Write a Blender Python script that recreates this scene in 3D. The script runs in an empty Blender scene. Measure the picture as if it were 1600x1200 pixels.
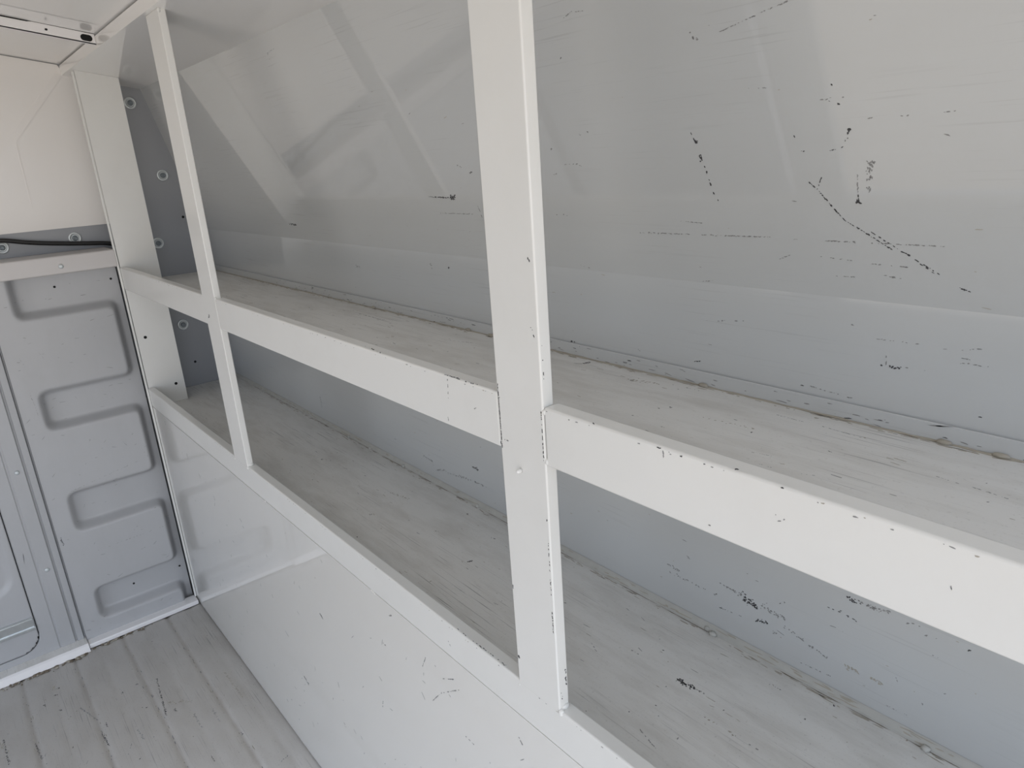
import bpy, bmesh, math, random
import numpy as np
from mathutils import Vector, Matrix

scene = bpy.context.scene
COL = scene.collection

# ------------------------------------------------------------------ camera
R = [[0.6364930801986383, 0.7684132400540812, -0.06646541483237581],
     [0.19628330803311447, -0.24471618901367811, -0.9495192730125067],
     [-0.7458883440883282, 0.5913163952946097, -0.30658685361404675]]
cam_data = bpy.data.cameras.new('camera')
cam = bpy.data.objects.new('camera', cam_data)
COL.objects.link(cam)
right, down, fwd = (Vector(r) for r in R)
up, back = -down, -fwd
cam.matrix_world = Matrix(((right.x, up.x, back.x, 2.322), (right.y, up.y, back.y, -0.4305),
                           (right.z, up.z, back.z, 1.355), (0, 0, 0, 1)))
cam_data.sensor_width = 36.0
cam_data.lens = 1116.29 / 1600.0 * 36.0
cam_data.clip_start = 0.02
scene.camera = cam

# ------------------------------------------------------------------ world: overcast sky above, warm pavement below the horizon
world = bpy.data.worlds.new('sky')
scene.world = world
world.use_nodes = True
nt = world.node_tree
bg = nt.nodes['Background']
tc = nt.nodes.new('ShaderNodeTexCoord')
sep = nt.nodes.new('ShaderNodeSeparateXYZ')
ramp = nt.nodes.new('ShaderNodeValToRGB')
mp = nt.nodes.new('ShaderNodeMapRange')
mp.inputs[1].default_value = -1; mp.inputs[2].default_value = 1
nt.links.new(tc.outputs['Generated'], sep.inputs[0])
nt.links.new(sep.outputs['Z'], mp.inputs[0])
nt.links.new(mp.outputs[0], ramp.inputs[0])
cr = ramp.color_ramp
cr.elements[0].position = 0.0; cr.elements[0].color = (0.76, 0.67, 0.58, 1)
cr.elements[1].position = 1.0; cr.elements[1].color = (0.7, 0.9, 1.32, 1)
e = cr.elements.new(0.47); e.color = (0.80, 0.72, 0.63, 1)
e = cr.elements.new(0.52); e.color = (0.95, 1.0, 1.08, 1)
e = cr.elements.new(0.75); e.color = (0.79, 0.95, 1.22, 1)
nt.links.new(ramp.outputs[0], bg.inputs[0])
# the sky is brighter towards the rear doors (the sun's side of the overcast)
az = nt.nodes.new('ShaderNodeMapRange')
az.inputs[1].default_value = 0.0; az.inputs[2].default_value = 1.0
az.inputs[3].default_value = 0.90; az.inputs[4].default_value = 1.60
nt.links.new(sep.outputs['X'], az.inputs[0])
nt.links.new(az.outputs[0], bg.inputs[1])

# daylight through the open rear doorway and an unseen side doorway added for its light (sampling portals for the sky)
X_REAR = 2.95
Y_LEFT = -1.72
SIDE_X0, SIDE_X1 = 0.55, 2.3
def portal(name, loc, direction, sx, sy):
    ld = bpy.data.lights.new(name, 'AREA')
    ld.shape = 'RECTANGLE'; ld.size = sx; ld.size_y = sy
    ld.cycles.is_portal = True
    lo = bpy.data.objects.new(name, ld)
    COL.objects.link(lo)
    lo.location = loc
    lo.rotation_euler = Vector(direction).to_track_quat('-Z', 'Y').to_euler()
    return lo
portal('rear_doorway_daylight', (X_REAR + 0.02, -0.71, 0.85), (-1, 0, 0), 2.05, 1.8)
portal('added_side_doorway_daylight', (0.5 * (SIDE_X0 + SIDE_X1), Y_LEFT - 0.06, 0.8), (0, 1, 0), SIDE_X1 - SIDE_X0, 1.55)

vs = scene.view_settings
vs.view_transform = 'Standard'
vs.look = 'None'
vs.gamma = 1.0
vs.use_curve_mapping = False
vs.exposure = 0.52

# ------------------------------------------------------------------ materials
def nodes_of(m):
    m.use_nodes = True
    return m.node_tree, m.node_tree.nodes['Principled BSDF']

def paint(name, col, rough=0.3, coat=0.5, coat_rough=0.1, dirt=None, dirt_amt=0.0, dirt_scale=(2, 20, 20),
          grain=0.0, bump=0.02, wave=0.0, streak=0.0, streak_scale=(7, 420, 420)):
    m = bpy.data.materials.new(name)
    t, b = nodes_of(m)
    N, L = t.nodes, t.links
    b.inputs['Roughness'].default_value = rough
    b.inputs['Coat Weight'].default_value = coat
    b.inputs['Coat Roughness'].default_value = coat_rough
    geo = N.new('ShaderNodeNewGeometry')
    colsock = None
    if dirt:
        mapn = N.new('ShaderNodeMapping'); mapn.inputs['Scale'].default_value = dirt_scale
        L.new(geo.outputs['Position'], mapn.inputs[0])
        no = N.new('ShaderNodeTexNoise'); no.inputs['Scale'].default_value = 1.0
        no.inputs['Detail'].default_value = 8; no.inputs['Roughness'].default_value = 0.65
        L.new(mapn.outputs[0], no.inputs[0])
        cr = N.new('ShaderNodeMapRange'); cr.inputs[1].default_value = 0.45; cr.inputs[2].default_value = 0.8
        cr.inputs[3].default_value = 0.0; cr.inputs[4].default_value = dirt_amt
        L.new(no.outputs[0], cr.inputs[0])
        mx = N.new('ShaderNodeMix'); mx.data_type = 'RGBA'
        mx.inputs[6].default_value = (*col, 1); mx.inputs[7].default_value = (*dirt, 1)
        L.new(cr.outputs[0], mx.inputs[0])
        colsock = mx.outputs[2]
        if grain > 0:
            n2 = N.new('ShaderNodeTexNoise'); n2.inputs['Scale'].default_value = 260.0
            n2.inputs['Detail'].default_value = 3
            L.new(geo.outputs['Position'], n2.inputs[0])
            c2 = N.new('ShaderNodeMapRange'); c2.inputs[1].default_value = 0.62; c2.inputs[2].default_value = 0.78
            c2.inputs[3].default_value = 0.0; c2.inputs[4].default_value = grain
            L.new(n2.outputs[0], c2.inputs[0])
            m2 = N.new('ShaderNodeMix'); m2.data_type = 'RGBA'
            m2.inputs[7].default_value = (dirt[0] * 0.5, dirt[1] * 0.5, dirt[2] * 0.5, 1)
            L.new(c2.outputs[0], m2.inputs[0]); L.new(colsock, m2.inputs[6])
            colsock = m2.outputs[2]
        if streak > 0:
            m3 = N.new('ShaderNodeMapping'); m3.inputs['Scale'].default_value = streak_scale
            L.new(geo.outputs['Position'], m3.inputs[0])
            n3 = N.new('ShaderNodeTexNoise'); n3.inputs['Scale'].default_value = 1.0; n3.inputs['Detail'].default_value = 4
            L.new(m3.outputs[0], n3.inputs[0])
            c3 = N.new('ShaderNodeMapRange'); c3.inputs[1].default_value = 0.60; c3.inputs[2].default_value = 0.67
            L.new(n3.outputs[0], c3.inputs[0])
            n4 = N.new('ShaderNodeTexNoise'); n4.inputs['Scale'].default_value = 6.0; n4.inputs['Detail'].default_value = 3
            L.new(geo.outputs['Position'], n4.inputs[0])
            c4 = N.new('ShaderNodeMapRange'); c4.inputs[1].default_value = 0.44; c4.inputs[2].default_value = 0.66
            c4.inputs[4].default_value = streak
            L.new(n4.outputs[0], c4.inputs[0])
            mm = N.new('ShaderNodeMath'); mm.operation = 'MULTIPLY'
            L.new(c3.outputs[0], mm.inputs[0]); L.new(c4.outputs[0], mm.inputs[1])
            m4 = N.new('ShaderNodeMix'); m4.data_type = 'RGBA'
            m4.inputs[7].default_value = (0.2, 0.2, 0.2, 1)
            L.new(mm.outputs[0], m4.inputs[0]); L.new(colsock, m4.inputs[6])
            colsock = m4.outputs[2]
        L.new(colsock, b.inputs['Base Color'])
    else:
        b.inputs['Base Color'].default_value = (*col, 1)
    if bump > 0:
        nb = N.new('ShaderNodeTexNoise'); nb.inputs['Scale'].default_value = 350.0; nb.inputs['Detail'].default_value = 2
        L.new(geo.outputs['Position'], nb.inputs[0])
        bp = N.new('ShaderNodeBump'); bp.inputs['Strength'].default_value = bump; bp.inputs['Distance'].default_value = 0.001
        L.new(nb.outputs[0], bp.inputs['Height'])
        if wave > 0:
            nw = N.new('ShaderNodeTexNoise'); nw.inputs['Scale'].default_value = 5.0; nw.inputs['Detail'].default_value = 1
            L.new(geo.outputs['Position'], nw.inputs[0])
            bw = N.new('ShaderNodeBump'); bw.inputs['Strength'].default_value = wave; bw.inputs['Distance'].default_value = 0.01
            L.new(nw.outputs[0], bw.inputs['Height'])
            L.new(bp.outputs[0], bw.inputs['Normal'])
            L.new(bw.outputs[0], b.inputs['Normal']); L.new(bw.outputs[0], b.inputs['Coat Normal'])
        else:
            L.new(bp.outputs[0], b.inputs['Normal'])
    return m

def plain(name, col, rough=0.5, metal=0.0):
    m = bpy.data.materials.new(name)
    t, b = nodes_of(m)
    N, L = t.nodes, t.links
    no = N.new('ShaderNodeTexNoise'); no.inputs['Scale'].default_value = 60
    mx = N.new('ShaderNodeMix'); mx.data_type = 'RGBA'
    mx.inputs[6].default_value = (*[c * 0.88 for c in col], 1); mx.inputs[7].default_value = (*[min(1, c * 1.1) for c in col], 1)
    geo = N.new('ShaderNodeNewGeometry')
    L.new(geo.outputs['Position'], no.inputs[0]); L.new(no.outputs[0], mx.inputs[0]); L.new(mx.outputs[2], b.inputs['Base Color'])
    b.inputs['Roughness'].default_value = rough
    b.inputs['Metallic'].default_value = metal
    return m

WHITE = (0.77, 0.77, 0.745)
M_frame = paint('white_frame_paint', WHITE, 0.38, 0.35, 0.15, dirt=(0.52, 0.51, 0.48), dirt_amt=0.12, dirt_scale=(8, 8, 8), bump=0.02)
M_kick = paint('white_panel_paint', (0.765, 0.755, 0.72), 0.35, 1.0, 0.03, dirt=(0.6, 0.59, 0.56), dirt_amt=0.08, dirt_scale=(6, 6, 6), bump=0.02)
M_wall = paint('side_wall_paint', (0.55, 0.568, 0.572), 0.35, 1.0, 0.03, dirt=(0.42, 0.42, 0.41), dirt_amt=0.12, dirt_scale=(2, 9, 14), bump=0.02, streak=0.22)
M_deck = paint('worn_shelf_paint', (0.76, 0.757, 0.735), 0.5, 0.15, 0.3, dirt=(0.40, 0.375, 0.33), dirt_amt=0.5, dirt_scale=(6, 24, 24), grain=0.25, bump=0.05, streak=0.75)
M_floor = paint('dirty_floor_paint', (0.775, 0.755, 0.72), 0.55, 0.1, 0.3, dirt=(0.45, 0.41, 0.36), dirt_amt=0.35, dirt_scale=(5, 13, 13), grain=0.45, bump=0.08, streak=0.5)
def add_valley_grime(m, pitch, offset, width, col, amt):
    t, b = nodes_of(m)
    N, L = t.nodes, t.links
    geo = N.new('ShaderNodeNewGeometry'); sp = N.new('ShaderNodeSeparateXYZ'); L.new(geo.outputs['Position'], sp.inputs[0])
    def math_n(op, a, v):
        n = N.new('ShaderNodeMath'); n.operation = op
        L.new(a, n.inputs[0]); n.inputs[1].default_value = v
        return n.outputs[0]
    pp = math_n('PINGPONG', math_n('ADD', sp.outputs['Y'], offset + 40 * pitch), pitch / 2)
    no = N.new('ShaderNodeTexNoise'); no.inputs['Scale'].default_value = 14; no.inputs['Detail'].default_value = 5
    L.new(geo.outputs['Position'], no.inputs[0])
    wob = N.new('ShaderNodeMath'); wob.operation = 'MULTIPLY_ADD'
    L.new(no.outputs[0], wob.inputs[0]); wob.inputs[1].default_value = 0.012; L.new(pp, wob.inputs[2])
    mr = N.new('ShaderNodeMapRange'); mr.interpolation_type = 'SMOOTHSTEP'
    mr.inputs[1].default_value = 0.004; mr.inputs[2].default_value = 0.006 + width
    mr.inputs[3].default_value = amt; mr.inputs[4].default_value = 0.0
    L.new(wob.outputs[0], mr.inputs[0])
    mx = N.new('ShaderNodeMix'); mx.data_type = 'RGBA'
    src = b.inputs['Base Color'].links[0].from_socket
    L.new(src, mx.inputs[6]); mx.inputs[7].default_value = (*col, 1); L.new(mr.outputs[0], mx.inputs[0])
    L.new(mx.outputs[2], b.inputs['Base Color'])
add_valley_grime(M_floor, 0.135, 0.105, 0.009, (0.42, 0.38, 0.33), 0.42)
M_roof = paint('roof_paint', (0.88, 0.865, 0.84), 0.3, 0.7, 0.03, bump=0.01)
M_grey = paint('grey_primer_paint', (0.44, 0.445, 0.455), 0.42, 0.25, 0.2, dirt=(0.32, 0.32, 0.32), dirt_amt=0.25, dirt_scale=(9, 9, 5), bump=0.05)
M_cabgrey = paint('cab_grey_paint', (0.32, 0.335, 0.36), 0.42, 0.3, 0.15, bump=0.03)
M_cap = paint('cap_rail_paint', (0.58, 0.56, 0.55), 0.45, 0.25, 0.2, bump=0.02)
M_liner = paint('pale_liner_paint', (0.83, 0.81, 0.785), 0.4, 0.35, 0.15, bump=0.02)
M_trim = paint('white_trim_paint', (0.84, 0.83, 0.83), 0.35, 0.3, 0.2, bump=0.01)
M_seal = plain('old_sealant', (0.40, 0.37, 0.31), 0.6)
M_sealgrey = plain('grey_sealant', (0.50, 0.50, 0.47), 0.55)
M_black = plain('black_scuff', (0.06, 0.06, 0.065), 0.6)
M_dark = plain('cavity_shade', (0.008, 0.008, 0.008), 0.9)  # near-black colour standing in for shade inside holes and gaps
M_gscuff = plain('grey_scuff', (0.27, 0.27, 0.27), 0.6)
M_brown = plain('brown_stain', (0.42, 0.39, 0.335), 0.8)
M_rubber = plain('black_rubber', (0.012, 0.012, 0.013), 0.45)
M_zinc = plain('zinc_metal', (0.60, 0.64, 0.65), 0.35, 0.4)
M_zincdark = plain('bolt_socket', (0.20, 0.23, 0.25), 0.4, 0.5)
M_chrome = plain('bare_aluminium', (0.68, 0.72, 0.74), 0.3, 0.9)
M_leaf = plain('dry_leaf', (0.20, 0.165, 0.12), 0.9)

# ------------------------------------------------------------------ mesh helpers
class MB:
    def __init__(self):
        self.bm = bmesh.new()
    def box(self, a, b, bevel=0.0, seg=2, mi=0):
        lo = [min(p, q) for p, q in zip(a, b)]; hi = [max(p, q) for p, q in zip(a, b)]
        vs = [self.bm.verts.new((x, y, z)) for x in (lo[0], hi[0]) for y in (lo[1], hi[1]) for z in (lo[2], hi[2])]
        idx = [(0, 1, 3, 2), (4, 6, 7, 5), (0, 4, 5, 1), (2, 3, 7, 6), (0, 2, 6, 4), (1, 5, 7, 3)]
        fs = [self.bm.faces.new([vs[i] for i in f]) for f in idx]
        for f in fs: f.material_index = mi
        if bevel > 0:
            es = list({e for f in fs for e in f.edges})
            r = bmesh.ops.bevel(self.bm, geom=es, offset=bevel, segments=seg, affect='EDGES', profile=0.5)
            for f in r['faces']: f.material_index = mi; f.smooth = True
        return self
    def prism_x(self, pts, x0, x1, mi=0, closed=True, smooth=False):
        """sweep a closed (y, z) outline along x"""
        a = [self.bm.verts.new((x0, y, z)) for y, z in pts]
        b = [self.bm.verts.new((x1, y, z)) for y, z in pts]
        n = len(pts)
        for i in range(n if closed else n - 1):
            j = (i + 1) % n
            f = self.bm.faces.new((a[i], a[j], b[j], b[i])); f.material_index = mi; f.smooth = smooth
        if closed:
            f = self.bm.faces.new(a[::-1]); f.material_index = mi
            f = self.bm.faces.new(b); f.material_index = mi
        return self
    def prism(self, pts, off, mi=0):
        """extrude a planar 3-D outline by a vector"""
        off = Vector(off)
        a = [self.bm.verts.new(p) for p in pts]
        b = [self.bm.verts.new(Vector(p) + off) for p in pts]
        n = len(pts)
        for i in range(n):
            j = (i + 1) % n
            f = self.bm.faces.new((a[i], a[j], b[j], b[i])); f.material_index = mi
        f = self.bm.faces.new(a[::-1]); f.material_index = mi
        f = self.bm.faces.new(b); f.material_index = mi
        return self
    def tube(self, pts, r, n=12, mi=0, radii=None):
        rings = []
        for i, p in enumerate(pts):
            p = Vector(p)
            d = (Vector(pts[min(i + 1, len(pts) - 1)]) - Vector(pts[max(i - 1, 0)])).normalized()
            u = d.cross(Vector((0, 0, 1)))
            if u.length < 1e-3: u = d.cross(Vector((0, 1, 0)))
            u.normalize(); v = d.cross(u)
            rr = radii[i] if radii else r
            rings.append([self.bm.verts.new(p + rr * (math.cos(2 * math.pi * k / n) * u + math.sin(2 * math.pi * k / n) * v)) for k in range(n)])
        for a, b in zip(rings, rings[1:]):
            for k in range(n):
                f = self.bm.faces.new((a[k], a[(k + 1) % n], b[(k + 1) % n], b[k])); f.smooth = True; f.material_index = mi
        f = self.bm.faces.new(rings[0][::-1]); f.material_index = mi
        f = self.bm.faces.new(rings[-1]); f.material_index = mi
        return self
    def lathe(self, prof, origin, axis, n=24, mi=0, smooth=True):
        axis = Vector(axis).normalized(); o = Vector(origin)
        u = axis.orthogonal().normalized(); v = axis.cross(u)
        rings = []
        for r, h in prof:
            rings.append([self.bm.verts.new(o + axis * h + r * (math.cos(2 * math.pi * k / n) * u + math.sin(2 * math.pi * k / n) * v)) for k in range(n)])
        for a, b in zip(rings, rings[1:]):
            for k in range(n):
                f = self.bm.faces.new((a[k], a[(k + 1) % n], b[(k + 1) % n], b[k])); f.smooth = smooth; f.material_index = mi
        f = self.bm.faces.new(rings[0][::-1]); f.material_index = mi
        f = self.bm.faces.new(rings[-1]); f.material_index = mi
        return self
    def blob(self, c, r, sc=(1, 1, 1), mi=0, seed=0, rough=0.25):
        rnd = random.Random(seed)
        res = bmesh.ops.create_icosphere(self.bm, subdivisions=2, radius=r)
        for v in res['verts']:
            k = 1 + rough * (rnd.random() - 0.5)
            v.co = Vector((v.co.x * sc[0] * k, v.co.y * sc[1] * k, v.co.z * sc[2] * k)) + Vector(c)
            for f in v.link_faces: f.material_index = mi; f.smooth = True
        return self
    def flake(self, c, n, size, ang, stretch, rnd, mi, ref=None):
        """a small ragged paint chip or scuff lying on a surface (a raised low polygon with real thickness)"""
        n = Vector(n); u = Vector(ref) if ref else n.orthogonal()
        u = (u - n * u.dot(n)).normalized(); v = n.cross(u)
        a = math.cos(ang) * u + math.sin(ang) * v; b = n.cross(a)
        k = rnd.choice((5, 6, 7))
        ring = []
        for i in range(k):
            t = 2 * math.pi * (i + 0.5 * rnd.random()) / k
            rr = size * (0.55 + 0.6 * rnd.random())
            ring.append(self.bm.verts.new(Vector(c) + n * 0.00025 + a * (rr * stretch * math.cos(t)) + b * (rr * math.sin(t))))
        base = [self.bm.verts.new(w.co - n * 0.0004) for w in ring]
        f = self.bm.faces.new(ring); f.material_index = mi
        for i in range(k):
            j = (i + 1) % k
            g = self.bm.faces.new((base[i], base[j], ring[j], ring[i])); g.material_index = mi
        return self
    def build(self, name, mats, parent=None, origin=None):
        bm = self.bm
        bmesh.ops.recalc_face_normals(bm, faces=bm.faces[:])
        me = bpy.data.meshes.new(name)
        bm.to_mesh(me); bm.free()
        for m in (mats if isinstance(mats, (list, tuple)) else [mats]): me.materials.append(m)
        o = bpy.data.objects.new(name, me)
        COL.objects.link(o)
        if parent is not None:
            o.parent = parent
            off = Vector((0, 0, 0)); p = parent
            while p is not None:
                off += p.location; p = p.parent
            me.transform(Matrix.Translation(-off))
        elif origin is not None:
            me.transform(Matrix.Translation(-Vector(origin)))
            o.location = origin
        return o

def tag(o, label=None, cat=None, group=None, kind=None):
    if label: o['label'] = label
    if cat: o['category'] = cat
    if group: o['group'] = group
    if kind: o['kind'] = kind
    return o
def thing(name, label, cat, loc, group=None):
    o = bpy.data.objects.new(name, None); COL.objects.link(o); o.location = loc
    o.empty_display_size = 0.05
    return tag(o, label, cat, group)

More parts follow.
